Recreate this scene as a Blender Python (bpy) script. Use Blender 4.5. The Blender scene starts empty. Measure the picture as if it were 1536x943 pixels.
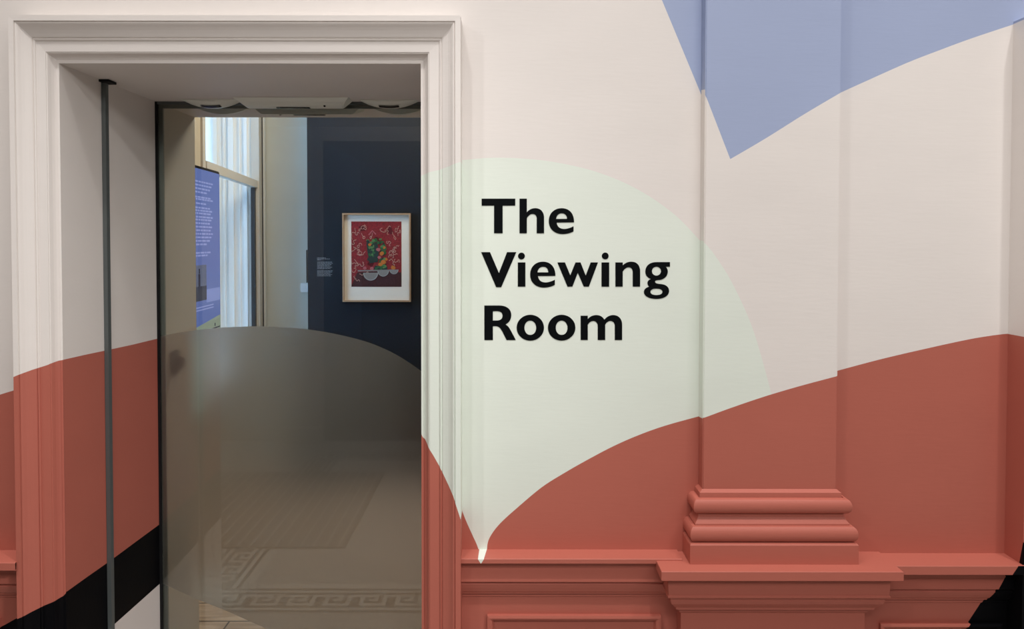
import bpy, bmesh, math, random
from mathutils import Vector, Matrix

random.seed(4)
scene = bpy.context.scene
COL = scene.collection

# ------------------------------------------------------------------ camera
IW, IH = 1536.0, 943.0
FPX = 1109.0                       # focal length in pixels (26 mm equivalent)
D = 2.054                          # distance from lens to the painted wall
EYE = 1.65
PPX, PPY = 759.0, 388.7
PITCH = math.radians(1.38)
ROLL = math.radians(0.06)
CAM = Vector((0.0, -D, EYE))
ROT = (Matrix.Rotation(math.radians(90) - PITCH, 4, 'X') @ Matrix.Rotation(ROLL, 4, 'Z'))
cam_data = bpy.data.cameras.new('camera')
cam = bpy.data.objects.new('camera', cam_data)
COL.objects.link(cam)
cam.matrix_world = Matrix.Translation(CAM) @ ROT
cam_data.sensor_width = 36.0
cam_data.lens = 36.0 * FPX / IW
cam_data.shift_x = (IW / 2 - PPX) / IW
cam_data.shift_y = (PPY - IH / 2) / IW
cam_data.clip_start = 0.02
scene.camera = cam
R3 = ROT.to_3x3()

def ray(px, py):
    return (R3 @ Vector(((px - PPX) / FPX, -(py - PPY) / FPX, -1.0))).normalized()

def onY(px, py, Y):                # measured point on a plane parallel to the wall
    d = ray(px, py)
    t = (Y - CAM.y) / d.y
    return CAM + d * t

def onX(px, py, X):
    d = ray(px, py)
    t = (X - CAM.x) / d.x
    return CAM + d * t

def XZ(px, py, p=0.0):             # (X, Z) on a face that stands p in front of the wall
    v = onY(px, py, -p)
    return (v.x, v.z)

def ZY(py, p, px=775):
    return onY(px, py, -p).z

def XY_(px, p, py=500):
    return onY(px, py, -p).x

# ------------------------------------------------------------------ materials
def srgb(r, g, b):
    def f(c):
        c /= 255.0
        return c / 12.92 if c <= 0.04045 else ((c + 0.055) / 1.055) ** 2.4
    return (f(r), f(g), f(b), 1.0)

MATS = {}
def new_mat(name):
    m = bpy.data.materials.new(name)
    m.use_nodes = True
    MATS[name] = m
    nt = m.node_tree
    b = nt.nodes.get('Principled BSDF')
    return m, nt, b

def paint(name, col, rough=0.55, var=0.04, bump=0.12, scale=9.0, spec=0.35, brush=True):
    m, nt, b = new_mat(name)
    b.inputs['Roughness'].default_value = rough
    b.inputs['Specular IOR Level'].default_value = spec
    tc = nt.nodes.new('ShaderNodeTexCoord')
    mp = nt.nodes.new('ShaderNodeMapping')
    mp.inputs['Scale'].default_value = (1.0, 1.0, 2.4) if brush else (1, 1, 1)
    nt.links.new(tc.outputs['Object'], mp.inputs['Vector'])
    n1 = nt.nodes.new('ShaderNodeTexNoise')
    n1.inputs['Scale'].default_value = scale * 0.35
    n1.inputs['Detail'].default_value = 4
    nt.links.new(mp.outputs['Vector'], n1.inputs['Vector'])
    mix = nt.nodes.new('ShaderNodeMix'); mix.data_type = 'RGBA'
    c = list(col)
    mix.inputs['A'].default_value = [max(0, x * (1 - var)) for x in c[:3]] + [1]
    mix.inputs['B'].default_value = [min(1, x * (1 + var)) for x in c[:3]] + [1]
    nt.links.new(n1.outputs['Fac'], mix.inputs['Factor'])
    nt.links.new(mix.outputs['Result'], b.inputs['Base Color'])
    if bump > 0:
        n2 = nt.nodes.new('ShaderNodeTexNoise')
        n2.inputs['Scale'].default_value = scale * 9
        n2.inputs['Detail'].default_value = 3
        mp2 = nt.nodes.new('ShaderNodeMapping')
        mp2.inputs['Scale'].default_value = (0.25, 1.0, 1.6) if brush else (1, 1, 1)
        nt.links.new(tc.outputs['Object'], mp2.inputs['Vector'])
        nt.links.new(mp2.outputs['Vector'], n2.inputs['Vector'])
        bp = nt.nodes.new('ShaderNodeBump')
        bp.inputs['Strength'].default_value = bump
        bp.inputs['Distance'].default_value = 0.002
        nt.links.new(n2.outputs['Fac'], bp.inputs['Height'])
        nt.links.new(bp.outputs['Normal'], b.inputs['Normal'])
    return m

def plain(name, col, rough=0.5, metal=0.0, spec=0.5, emit=0.0):
    m, nt, b = new_mat(name)
    b.inputs['Base Color'].default_value = col
    b.inputs['Roughness'].default_value = rough
    b.inputs['Metallic'].default_value = metal
    b.inputs['Specular IOR Level'].default_value = spec
    if emit:
        b.inputs['Emission Color'].default_value = col
        b.inputs['Emission Strength'].default_value = emit
    return m

M_CREAM = paint('cream_emulsion', (0.76, 0.71, 0.675, 1))
M_RED = paint('terracotta_emulsion', (0.445, 0.125, 0.089, 1))
M_BLUE = paint('blue_emulsion', (0.335, 0.395, 0.575, 1))
M_MINT = paint('mint_emulsion', (0.735, 0.785, 0.71, 1))
M_BLACK = paint('black_gloss_paint', (0.0035, 0.0035, 0.0045, 1), rough=0.45, spec=0.06)
MURAL = [M_CREAM, M_RED, M_BLUE, M_MINT, M_BLACK]
CREAM, RED, BLUE, MINT, BLACK = range(5)
M_WHITEPAINT = paint('white_gloss', (0.74, 0.73, 0.70, 1), rough=0.35)
M_VINYL = plain('black_vinyl', (0.0030, 0.0038, 0.0045, 1), rough=0.5, spec=0.06)
M_HALLWALL = paint('hall_wall_paint', (0.45, 0.42, 0.39, 1))
M_HALLCEIL = paint('hall_ceiling_paint', (0.75, 0.73, 0.70, 1), bump=0)
M_DARKHALL = paint('dim_hall_shade', (0.025, 0.028, 0.033, 1), bump=0)
M_NAVY = paint('navy_panel_paint', (0.0045, 0.0065, 0.011, 1), rough=0.6, bump=0.05, spec=0.25)
M_INWALL = paint('gallery_wall_paint', (0.62, 0.625, 0.56, 1))
M_INBEIGE = paint('gallery_beige_paint', (0.50, 0.42, 0.31, 1))
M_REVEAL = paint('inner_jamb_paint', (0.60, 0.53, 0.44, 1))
M_STEEL = plain('grey_anodised_metal', (0.115, 0.130, 0.130, 1), rough=0.45, metal=0.3)
M_EDGE_REFLECT = plain('grey_green_reflection', (0.27, 0.28, 0.25, 1), rough=0.5)  # tone of the dark reflection along the glass edge
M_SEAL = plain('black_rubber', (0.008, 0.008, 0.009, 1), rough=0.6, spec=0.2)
M_SENSOR = plain('sensor_plastic', (0.82, 0.84, 0.77, 1), rough=0.35)
M_SENSORDARK = plain('sensor_lens', (0.008, 0.008, 0.009, 1), rough=0.25)
M_FRAMEWOOD = paint('oak_frame', (0.30, 0.19, 0.11, 1), rough=0.45, scale=30, bump=0.1, brush=False)
M_MOUNT = paint('mount_board', (0.58, 0.525, 0.45, 1), rough=0.8, bump=0)
M_WINWHITE = paint('window_gloss', (0.80, 0.80, 0.78, 1), rough=0.3, bump=0.03)
M_WINBEIGE = paint('secondary_frame_paint', (0.55, 0.50, 0.43, 1), rough=0.4, bump=0)
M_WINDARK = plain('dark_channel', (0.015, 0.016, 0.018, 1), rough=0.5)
M_STONE = paint('pale_outside_render', (0.62, 0.66, 0.70, 1), rough=0.8, scale=6)
M_TILE_PALE = paint('mosaic_pale', (0.46, 0.43, 0.39, 1), rough=0.4, scale=60, var=0.12, bump=0.0, brush=False)
M_TILE_LIGHT = paint('mosaic_cream', (0.68, 0.63, 0.56, 1), rough=0.4, scale=60, var=0.1, bump=0.0, brush=False)
M_TILE_DARK = paint('mosaic_brown', (0.07, 0.05, 0.04, 1), rough=0.4, scale=60, var=0.15, bump=0.0, brush=False)
M_MAT = paint('ribbed_mat_rubber', (0.055, 0.047, 0.042, 1), rough=0.8, scale=60, bump=0.1, brush=False)
M_MATLINE = plain('mat_pale_strip', (0.42, 0.39, 0.36, 1), rough=0.6)
M_PAPERWHITE = plain('white_print', (0.15, 0.155, 0.165, 1), rough=0.7)

def wood_floor():
    m, nt, b = new_mat('pine_boards')
    tc = nt.nodes.new('ShaderNodeTexCoord')
    mp = nt.nodes.new('ShaderNodeMapping'); mp.inputs['Scale'].default_value = (1.0, 7.0, 1.0)
    nt.links.new(tc.outputs['Object'], mp.inputs['Vector'])
    wv = nt.nodes.new('ShaderNodeTexNoise'); wv.inputs['Scale'].default_value = 4.5; wv.inputs['Detail'].default_value = 6; wv.inputs['Distortion'].default_value = 0.6
    nt.links.new(mp.outputs['Vector'], wv.inputs['Vector'])
    cr = nt.nodes.new('ShaderNodeValToRGB')
    cr.color_ramp.elements[0].position = 0.3; cr.color_ramp.elements[0].color = (0.27, 0.185, 0.125, 1)
    cr.color_ramp.elements[1].position = 0.7; cr.color_ramp.elements[1].color = (0.50, 0.385, 0.29, 1)
    nt.links.new(wv.outputs['Fac'], cr.inputs['Fac'])
    br = nt.nodes.new('ShaderNodeTexBrick')
    br.inputs['Scale'].default_value = 1.0; br.inputs['Brick Width'].default_value = 2.4; br.inputs['Row Height'].default_value = 0.16
    br.inputs['Mortar Size'].default_value = 0.004
    br.inputs['Color1'].default_value = (1, 1, 1, 1); br.inputs['Color2'].default_value = (0.86, 0.84, 0.82, 1); br.inputs['Mortar'].default_value = (0.12, 0.09, 0.07, 1)
    nt.links.new(tc.outputs['Object'], br.inputs['Vector'])
    mx = nt.nodes.new('ShaderNodeMix'); mx.data_type = 'RGBA'; mx.blend_type = 'MULTIPLY'; mx.inputs['Factor'].default_value = 1
    nt.links.new(cr.outputs['Color'], mx.inputs['A']); nt.links.new(br.outputs['Color'], mx.inputs['B'])
    nt.links.new(mx.outputs['Result'], b.inputs['Base Color'])
    b.inputs['Roughness'].default_value = 0.4
    return m
M_WOOD = wood_floor()

def thin_glass(name, tint, ior=1.5):
    m, nt, b = new_mat(name)
    nt.nodes.remove(b)
    out = nt.nodes['Material Output']
    tr = nt.nodes.new('ShaderNodeBsdfTransparent'); tr.inputs['Color'].default_value = tint
    gl = nt.nodes.new('ShaderNodeBsdfGlossy'); gl.inputs['Roughness'].default_value = 0.0
    fr = nt.nodes.new('ShaderNodeFresnel'); fr.inputs['IOR'].default_value = ior
    mx = nt.nodes.new('ShaderNodeMixShader')
    nt.links.new(fr.outputs['Fac'], mx.inputs['Fac'])
    nt.links.new(tr.outputs['BSDF'], mx.inputs[1]); nt.links.new(gl.outputs['BSDF'], mx.inputs[2])
    nt.links.new(mx.outputs['Shader'], out.inputs['Surface'])
    return m
M_GLASS = thin_glass('clear_door_glass', (0.90, 0.925, 0.91, 1))
M_WINGLASS = thin_glass('window_glass', (0.93, 0.97, 1.0, 1))

def frosted():
    m, nt, b = new_mat('frosted_film')
    nt.nodes.remove(b)
    out = nt.nodes['Material Output']
    rf = nt.nodes.new('ShaderNodeBsdfRefraction'); rf.inputs['Color'].default_value = (0.90, 0.86, 0.82, 1)
    rf.inputs['Roughness'].default_value = 0.58; rf.inputs['IOR'].default_value = 1.18
    df = nt.nodes.new('ShaderNodeBsdfDiffuse'); df.inputs['Color'].default_value = (0.74, 0.645, 0.585, 1)
    mx = nt.nodes.new('ShaderNodeMixShader'); mx.inputs['Fac'].default_value = 0.50
    nt.links.new(rf.outputs['BSDF'], mx.inputs[1]); nt.links.new(df.outputs['BSDF'], mx.inputs[2])
    nt.links.new(mx.outputs['Shader'], out.inputs['Surface'])
    return m
M_FILM = frosted()

# ------------------------------------------------------------------ object helpers
def tag(o, label=None, cat=None, group=None, kind=None):
    if label: o['label'] = label
    if cat: o['category'] = cat
    if group: o['group'] = group
    if kind: o['kind'] = kind
    return o

def link(name, bm, mats, parent=None, smooth=False, recalc=False):
    if recalc:
        bmesh.ops.recalc_face_normals(bm, faces=bm.faces)
    me = bpy.data.meshes.new(name)
    bm.to_mesh(me); bm.free()
    for m in (mats if isinstance(mats, (list, tuple)) else [mats]):
        me.materials.append(m)
    if smooth:
        for p in me.polygons: p.use_smooth = True
    o = bpy.data.objects.new(name, me)
    COL.objects.link(o)
    if parent: o.parent = parent
    return o

def empty(name, loc=(0, 0, 0), parent=None):
    o = bpy.data.objects.new(name, None)
    o.empty_display_size = 0.1
    COL.objects.link(o); o.location = loc
    if parent: o.parent = parent
    return o

def quad(bm, pts, mi=0):
    vs = [bm.verts.new(p) for p in pts]
    f = bm.faces.new(vs); f.material_index = mi
    return f

def box(bm, lo, hi, mi=0, bevel=0.0):
    x0, y0, z0 = lo; x1, y1, z1 = hi
    v = [bm.verts.new(p) for p in ((x0,y0,z0),(x1,y0,z0),(x1,y1,z0),(x0,y1,z0),(x0,y0,z1),(x1,y0,z1),(x1,y1,z1),(x0,y1,z1))]
    fs = []
    for idx in ((0,3,2,1),(4,5,6,7),(0,1,5,4),(1,2,6,5),(2,3,7,6),(3,0,4,7)):
        f = bm.faces.new([v[i] for i in idx]); f.material_index = mi; fs.append(f)
    if bevel > 0:
        es = list({e for f in fs for e in f.edges})
        r = bmesh.ops.bevel(bm, geom=es, offset=bevel, segments=2, affect='EDGES', clamp_overlap=True)
        for f in r['faces']: f.material_index = mi
    return fs

def knife(bm, pts, axis, ok=None):
    """split faces along the polyline pts of (u, z); u runs along axis ('X' or 'Y')"""
    ax = 'XYZ'.index(axis)
    e = Vector([1.0 if i == ax else 0.0 for i in range(3)])
    def co(u, z): return Vector((u, 0, z)) if ax == 0 else Vector((0, u, z)) if ax == 1 else Vector((z, 0, u))
    def geom(faces):
        s = set(faces)
        for f in faces: s.update(f.edges); s.update(f.verts)
        return list(s)
    for (u, z) in pts:
        fs = [f for f in bm.faces if (ok is None or ok(f)) and min(v.co[ax] for v in f.verts) < u - 1e-6 < u + 1e-6 < max(v.co[ax] for v in f.verts)]
        if fs: bmesh.ops.bisect_plane(bm, geom=geom(fs), plane_co=co(u, z), plane_no=e, dist=1e-7)
    for (u0, z0), (u1, z1) in zip(pts[:-1], pts[1:]):
        if u1 - u0 < 1e-6: continue
        d = co(u1, z1) - co(u0, z0)
        n = d.cross(Vector((1, 0, 0)) if ax == 1 else Vector((0, 1, 0)))
        fs = []
        for f in bm.faces:
            if ok is not None and not ok(f): continue
            us = [v.co[ax] for v in f.verts]
            if min(us) >= u0 - 1e-5 and max(us) <= u1 + 1e-5: fs.append(f)
        if fs: bmesh.ops.bisect_plane(bm, geom=geom(fs), plane_co=co(u0, z0), plane_no=n, dist=1e-7)

def lin(pts, u):
    if u <= pts[0][0]: return pts[0][1]
    for (a, za), (b, zb) in zip(pts[:-1], pts[1:]):
        if a <= u <= b: return za + (zb - za) * (u - a) / max(b - a, 1e-9)
    return pts[-1][1]

def inside(pts, u): return pts[0][0] - 1e-6 <= u <= pts[-1][0] + 1e-6

def smooth_pts(pts, n=5):          # Catmull-Rom through measured points
    out = []
    for i in range(len(pts) - 1):
        p0 = Vector(pts[max(i-1, 0)]); p1 = Vector(pts[i]); p2 = Vector(pts[i+1]); p3 = Vector(pts[min(i+2, len(pts)-1)])
        for k in range(n):
            t = k / n
            q = 0.5 * ((2*p1) + (-p0+p2)*t + (2*p0-5*p1+4*p2-p3)*t*t + (-p0+3*p1-3*p2+p3)*t**3)
            out.append((q.x, q.y))
    out.append(tuple(pts[-1]))
    res = [out[0]]
    for q in out[1:]:
        if q[0] > res[-1][0] + 1e-5: res.append(q)
    return res

def px(points, p, n=5):
    return smooth_pts([XZ(x, y, p) for x, y in points], n)

# ------------------------------------------------------------------ main dimensions (metres)
FLOOR_Z = 0.0
CEIL_Z = 5.2
IN_Z = 3.75                                        # ceiling of the inner room
P_ARCH = 0.070                                     # outer edge of the door surround
XL = onY(88.5, 95, -0.02).x                        # door opening
XR = onY(631.5, 300, -0.02).x
ZT = onY(360, 95.2, -0.02).z
Y_GLASS = 0.538
Y_BACK = 0.860
AW = XL - onY(12.5, 60, -0.075).x                  # width of the door surround
XA0, XA1 = XL - AW, XR + 0.112                     # outer edges
XRA = XY_(1512, 0.0, 500)                          # left edge of the second door surround
HX0, HX1 = -3.0, 3.2                               # hall
HY = -2.95

# mural boundaries on the wall plane, functions of X
R_LEFTWALL = px([(-1400, 1000), (-60, 610), (0, 583), (15, 577), (60, 560), (110, 545)], 0)
R_A = px([(688, 752), (694, 768), (700, 783), (709, 803), (715, 816), (718.8, 827)], 0)
R_B = px([(730.4, 827), (731.2, 816), (734.5, 806), (743, 793), (755, 780), (775, 762), (812, 731), (845, 710), (880, 690), (920, 669), (960, 651.5), (1000, 637.5), (1049, 624)], 0)
R_C = px([(1250, 557.5), (1300, 544), (1340, 534), (1390, 522.5), (1440, 511.5), (1475, 505), (1512, 500.3), (1560, 498)], 0)
A_W = px([(688, 241), (694, 240), (715, 238), (735, 236.6), (755, 236.5), (780, 237.5), (810, 240), (840, 244.5), (875, 252), (900, 259.5), (930, 271), (960, 286), (990, 305), (1020, 329), (1050, 361)], 0)
B_L = [XZ(620, -898), XZ(1000, 17.2), XZ(1049, 135), XZ(1056, 152)]
B_R = px([(1255, 142), (1262, 138.4), (1299.5, 121.4), (1361, 94), (1410, 75), (1456, 58), (1519, 37), (1560, 24)], 0)

def wall_color(X, Z):
    for b in (B_L, B_R):
        if inside(b, X) and Z > lin(b, X): return BLUE
    if X < XA0 + 0.03: return RED if Z < lin(R_LEFTWALL, X) else CREAM
    if R_A[0][0] <= X <= R_A[-1][0] and Z < lin(R_A, X): return RED
    if R_B[0][0] <= X <= R_B[-1][0] and Z < lin(R_B, X): return RED
    if R_B[-1][0] < X < R_C[0][0]: return RED if Z < lin(R_C, R_C[0][0]) else CREAM
    if X >= R_C[0][0]: return RED if Z < lin(R_C, X) else CREAM
    if XA1 - 0.05 < X < A_W[-1][0] and Z < lin(A_W, X): return MINT
    return CREAM if X > XA0 else CREAM

# ------------------------------------------------------------------ painted wall
bm = bmesh.new()
DADO_Z = ZY(824.5, 0.0)
for (x0, x1, z0, z1) in ((HX0, XL, 0, ZT), (HX0, XL, ZT, CEIL_Z), (XL, XR, ZT, CEIL_Z), (XR, HX1, ZT, CEIL_Z), (XR, HX1, 0, ZT)):
    quad(bm, ((x0, 0, z0), (x1, 0, z0), (x1, 0, z1), (x0, 0, z1)))
for c in (R_LEFTWALL, R_A, R_B, R_C, A_W, B_L, B_R): knife(bm, c, 'X')
for f in bm.faces:
    c = f.calc_center_median(); f.material_index = wall_color(c.x, c.z)
# rear face, seen from the inner room
for (x0, x1, z0, z1) in ((HX0, XL, 0, ZT), (HX0, XL, ZT, CEIL_Z), (XL, XR, ZT, CEIL_Z), (XR, HX1, ZT, CEIL_Z), (XR, HX1, 0, ZT)):
    quad(bm, ((x0, Y_BACK, z0), (x0, Y_BACK, z1), (x1, Y_BACK, z1), (x1, Y_BACK, z0)), CREAM)
bmesh.ops.remove_doubles(bm, verts=bm.verts, dist=1e-6)
wall_back = link('wall_back', bm, MURAL)
tag(wall_back, 'cream wall with terracotta, blue and pale mint painted shapes', 'wall', kind='structure')

# ------------------------------------------------------------------ door lining (jambs and soffit)
bm = bmesh.new()
yf = -0.02
lj = quad(bm, ((XL, yf, 0), (XL, Y_GLASS + 0.02, 0), (XL, Y_GLASS + 0.02, ZT), (XL, yf, ZT)))
J_RED = [(onX(x, y, XL).y, onX(x, y, XL).z) for x, y in ((88, 541.5), (92, 540), (125, 532.5), (163, 524.5), (200, 516.5), (235, 508), (242, 506.3))]
J_BLK = [(onX(x, y, XL).y, onX(x, y, XL).z) for x, y in ((94, 891.5), (98, 888.5), (130, 865.5), (165, 841), (200, 815), (236, 788.5), (243, 783.5))]
J_WHT = [(onX(x, y, XL).y, onX(x, y, XL).z) for x, y in ((100, 999), (135, 968), (172, 935.5), (204, 907), (237, 877.5), (244, 871.5))]
for c in (J_RED, J_BLK, J_WHT): knife(bm, c, 'Y')
for f in bm.faces:
    c = f.calc_center_median()
    f.material_index = CREAM if c.z > lin(J_RED, c.y) else RED if c.z > lin(J_BLK, c.y) else BLACK if c.z > lin(J_WHT, c.y) else CREAM
quad(bm, ((XL, yf, ZT), (XL, Y_BACK, ZT), (XR, Y_BACK, ZT), (XR, yf, ZT)), CREAM)
zr, zm = XZ(633, 654, .02)[1], XZ(633, 263, .02)[1]
for (za_, zb_, mi_) in ((0, zr, RED), (zr, zm, MINT), (zm, ZT, CREAM)):
    quad(bm, ((XR, yf, za_), (XR, yf, zb_), (XR, Y_GLASS + 0.02, zb_), (XR, Y_GLASS + 0.02, za_)), mi_)
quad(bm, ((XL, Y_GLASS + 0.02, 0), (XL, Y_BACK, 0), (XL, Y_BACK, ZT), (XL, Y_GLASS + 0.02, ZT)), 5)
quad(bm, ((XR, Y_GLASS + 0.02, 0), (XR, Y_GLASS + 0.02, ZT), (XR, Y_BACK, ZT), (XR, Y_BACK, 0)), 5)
lining = link('trim_1', bm, MURAL + [M_REVEAL])
tag(lining, 'deep door reveal, its left side painted cream, terracotta, black and white', 'door reveal', kind='structure')

# ------------------------------------------------------------------ door surrounds (moulded architraves)
#   (u outward from the opening, projection)
PROF = [(0.000, 0.020), (0.0085, 0.0205), (0.0100, 0.0185), (0.0125, 0.0200), (0.0165, 0.0235), (0.0215, 0.0300),
        (0.0245, 0.0360), (0.0270, 0.0400), (0.0300, 0.0405), (0.0310, 0.0425), (0.0560, 0.0440), (0.0640, 0.0440),
        (0.0655, 0.0475), (0.0690, 0.0495), (0.0725, 0.0470), (0.0745, 0.0500), (0.0770, 0.0515),
        (0.0850, 0.0545), (0.0950, 0.0590), (0.1030, 0.0640), (0.1090, 0.0690), (0.1130, 0.0715), (0.1160, 0.0720), (0.1175, 0.0700), (0.1195, 0.0745), (0.1370, 0.0750), (0.1370, 0.0)]
def surround(bm, xl, xr, zt, w_l, w_r, w_t, z0=0.0):
    rings = []
    for (u, p) in PROF:
        sl, sr, st = u * w_l / 0.137, u * w_r / 0.137, u * w_t / 0.137
        rings.append([bm.verts.new(q) for q in ((xl - sl, -p, z0), (xl - sl, -p, zt + st), (xr + sr, -p, zt + st), (xr + sr, -p, z0))])
    for a, b in zip(rings[:-1], rings[1:]):
        for i in range(3):
            bm.faces.new((a[i], b[i], b[i+1], a[i+1]))

def avgp(f): return f.calc_center_median()
bm = bmesh.new()
ZTOP = onY(690, 23.5, -0.072).z
surround(bm, XL, XR, ZT, AW, 0.112, ZTOP - ZT)
TL_RED = [XZ(5, 573, .06), XZ(15, 567.5, .075), XZ(28, 562, .072), XZ(50, 554, .05), XZ(72, 547, .042), XZ(85, 541.5, .03), XZ(93, 540, .02), XZ(99, 538, .02)]
TL_BLK = [XZ(0, 940.5, .07), XZ(25.4, 927.5, .07), XZ(59, 911.5, .05), XZ(92, 896, .03), XZ(99, 889, .02)]
TR_RED = [XZ(628, 643, .02), XZ(634, 655, .02), XZ(637, 660, .03), XZ(650, 683, .044), XZ(665, 712, .055), XZ(680, 744, .07), XZ(690.5, 776, .07), XZ(696, 792, .07)]
TR_MNT = [XZ(628, 266, .02), XZ(632, 264, .02), XZ(637, 260.5, .03), XZ(660, 254.5, .044), XZ(680, 246.5, .07), XZ(696, 241, .07)]
for c in (TL_RED, TL_BLK, TR_RED, TR_MNT): knife(bm, c, 'X')
for f in bm.faces:
    c = f.calc_center_median()
    if c.z > ZT - 0.02: mi = CREAM
    elif c.x < XL + 0.01:
        mi = CREAM if c.z > lin(TL_RED, c.x) else RED if c.z > lin(TL_BLK, c.x) else BLACK
    else:
        mi = CREAM if c.z > lin(TR_MNT, c.x) else MINT if c.z > lin(TR_RED, c.x) else RED
    f.material_index = mi
arch = link('trim_2', bm, MURAL, recalc=True)
tag(arch, 'moulded door surround around the glass door, cream over terracotta', 'door surround', kind='structure')

bm = bmesh.new()
XR2L = XRA + AW
ZT2 = ZT
surround(bm, XR2L, HX1 - AW - 0.02, ZT2, AW, AW, onY(1527, 21, -0.07).z - ZT2)
S_RED = [(XRA - .01, lin(R_C, XRA)), (XRA + 0.16, lin(R_C, XRA) - 0.01), (HX1, lin(R_C, XRA) - 0.05)]
S_BLU = [(XRA - .01, lin(B_R, XRA) - .002), (XRA + 0.16, lin(B_R, XRA) + 0.05), (HX1, lin(B_R, XRA) + 0.3)]
S_BLK = [(XRA - .01, XZ(1533, 818, .075)[1]), (XRA + .004, XZ(1534, 812, .075)[1]), (XRA + 0.08, XZ(1560, 770, .07)[1]), (HX1, 1.3)]
for c in (S_RED, S_BLU, S_BLK): knife(bm, c, 'X')
S_SIDE = [(-.0749, XZ(1534, 812, .075)[1]), (-.060, ZY(829.3, 0.0, 1400) - .004), (0, ZY(829.3, 0.0, 1400) - .01)]
def side2(f): return max(v.co.x for v in f.verts) < XRA + 1e-4
knife(bm, S_SIDE, 'Y', side2)
for f in bm.faces:
    c = f.calc_center_median()
    if c.x < XRA + 1e-4 and c.y > -.0749:
        f.material_index = BLUE if c.z > S_BLU[0][1] else CREAM if c.z > S_RED[0][1] else RED if c.z > lin(S_SIDE, c.y) else BLACK
        continue
    f.material_index = BLUE if c.z > lin(S_BLU, c.x) else CREAM if c.z > lin(S_RED, c.x) else RED if c.z > lin(S_BLK, c.x) else BLACK
arch2 = link('trim_3', bm, MURAL, recalc=True)
tag(arch2, 'edge of a second moulded door surround at the far right of the wall', 'door surround', kind='structure')
# its closed door leaf, beyond the frame
bm = bmesh.new()
box(bm, (XR2L, -0.012, 0.0), (HX1 - AW - 0.02, -0.002, ZT2))
d2 = link('door_2', bm, M_BLACK); tag(d2, 'black closed door inside the second door surround', 'door', kind='structure')

# ------------------------------------------------------------------ dado rails
def sweep_x(bm, prof, x0, x1):
    a = [bm.verts.new((x0, -p, z)) for p, z in prof]
    b = [bm.verts.new((x1, -p, z)) for p, z in prof]
    for i in range(len(prof) - 1): bm.faces.new((a[i], a[i+1], b[i+1], b[i]))

def sweep_plan(bm, prof, x0, x1, base):   # profile (p, z) returned round three sides
    rings = [[bm.verts.new(q) for q in ((x0 - p, 0, z), (x0 - p, -(base + p), z), (x1 + p, -(base + p), z), (x1 + p, 0, z))] for p, z in prof]
    for a, b in zip(rings[:-1], rings[1:]):
        for i in range(3): bm.faces.new((a[i], a[i+1], b[i+1], b[i]))
    return rings

def panel_frame(bm, x0, x1, z1, z0, y, w=0.022, h=0.012):
    prof = [(0, 0), (0, h), (0.3*w, h*1.15), (0.62*w, h*0.8), (0.78*w, h*0.25), (w, -0.006)]
    rings = [[bm.verts.new(q) for q in ((x0+u, y-p, z0+u), (x0+u, y-p, z1-u), (x1-u, y-p, z1-u), (x1-u, y-p, z0+u))] for u, p in prof]
    for a, b in zip(rings[:-1], rings[1:]):
        for i in range(4): bm.faces.new((a[i], b[i], b[(i+1) % 4], a[(i+1) % 4]))
    bm.faces.new(rings[-1])

PF = 0.014                                        # dado panelling face
def dado_profile(shelf_back, lip_top, lip_bot, band, m0, m1, m2, p_shelf, px_=860):
    zt = ZY(shelf_back, 0.0, px_)
    z1 = ZY(lip_bot, p_shelf, px_)
    zb = ZY(band, 0.045, px_)
    zm0 = ZY(m0, 0.045, px_); zm1 = ZY(m1, 0.03, px_); zm2 = ZY(m2, 0.02, px_)
    P = p_shelf
    return [(0.0, zt), (P - 0.0012, zt - 0.0004), (P, zt - 0.0016), (P, z1 + 0.0012), (P - 0.0012, z1), (0.046, z1 + 0.001),
            (0.042, z1 - 0.006), (0.0405, zb - 0.004), (0.043, zm0 + 0.004), (0.043, zm0), (0.035, zm0 - 0.003), (0.034, zm0 - 0.007), (0.037, zm0 - 0.010),
            (0.034, zm0 - 0.5 * (zm0 - zm1)), (0.029, zm1 + 0.008), (0.024, zm1 + 0.003), (0.024, zm1), (0.017, zm1 - 0.001), (0.017, zm2), (PF, zm2 - 0.002), (PF, 0.14), (PF + .012, .13), (PF + .018, .12), (PF + .018, 0.0)]

XP0 = XY_(1020, 0.05, 930); XP1 = XY_(1297.5, 0.062, 930)     # pedestal shaft
prof_mid = dado_profile(823.6, 838.5, 845.5, 851, 873, 891.5, 895, 0.062, 860)
prof_right = dado_profile(829.3, 848.5, 862.3, 866, 884, 900.5, 904, 0.082, 1400)
prof_left = dado_profile(824.6, 844.5, 856, 859, 876, 893, 896, 0.082, 20)

BR_PTS = [(z, x) for x, z in (XZ(1442, 943, PF), XZ(1452.5, 932, PF), XZ(1473, 903, .017), XZ(1484, 898, .03), XZ(1499.5, 881, .043), XZ(1509.5, 865, .043), XZ(1518, 861.5, .08), XZ(1527.5, 847.5, .08))]
BR_PTS = [(BR_PTS[0][0] - 0.6, BR_PTS[0][1] - 0.42)] + BR_PTS

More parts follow.
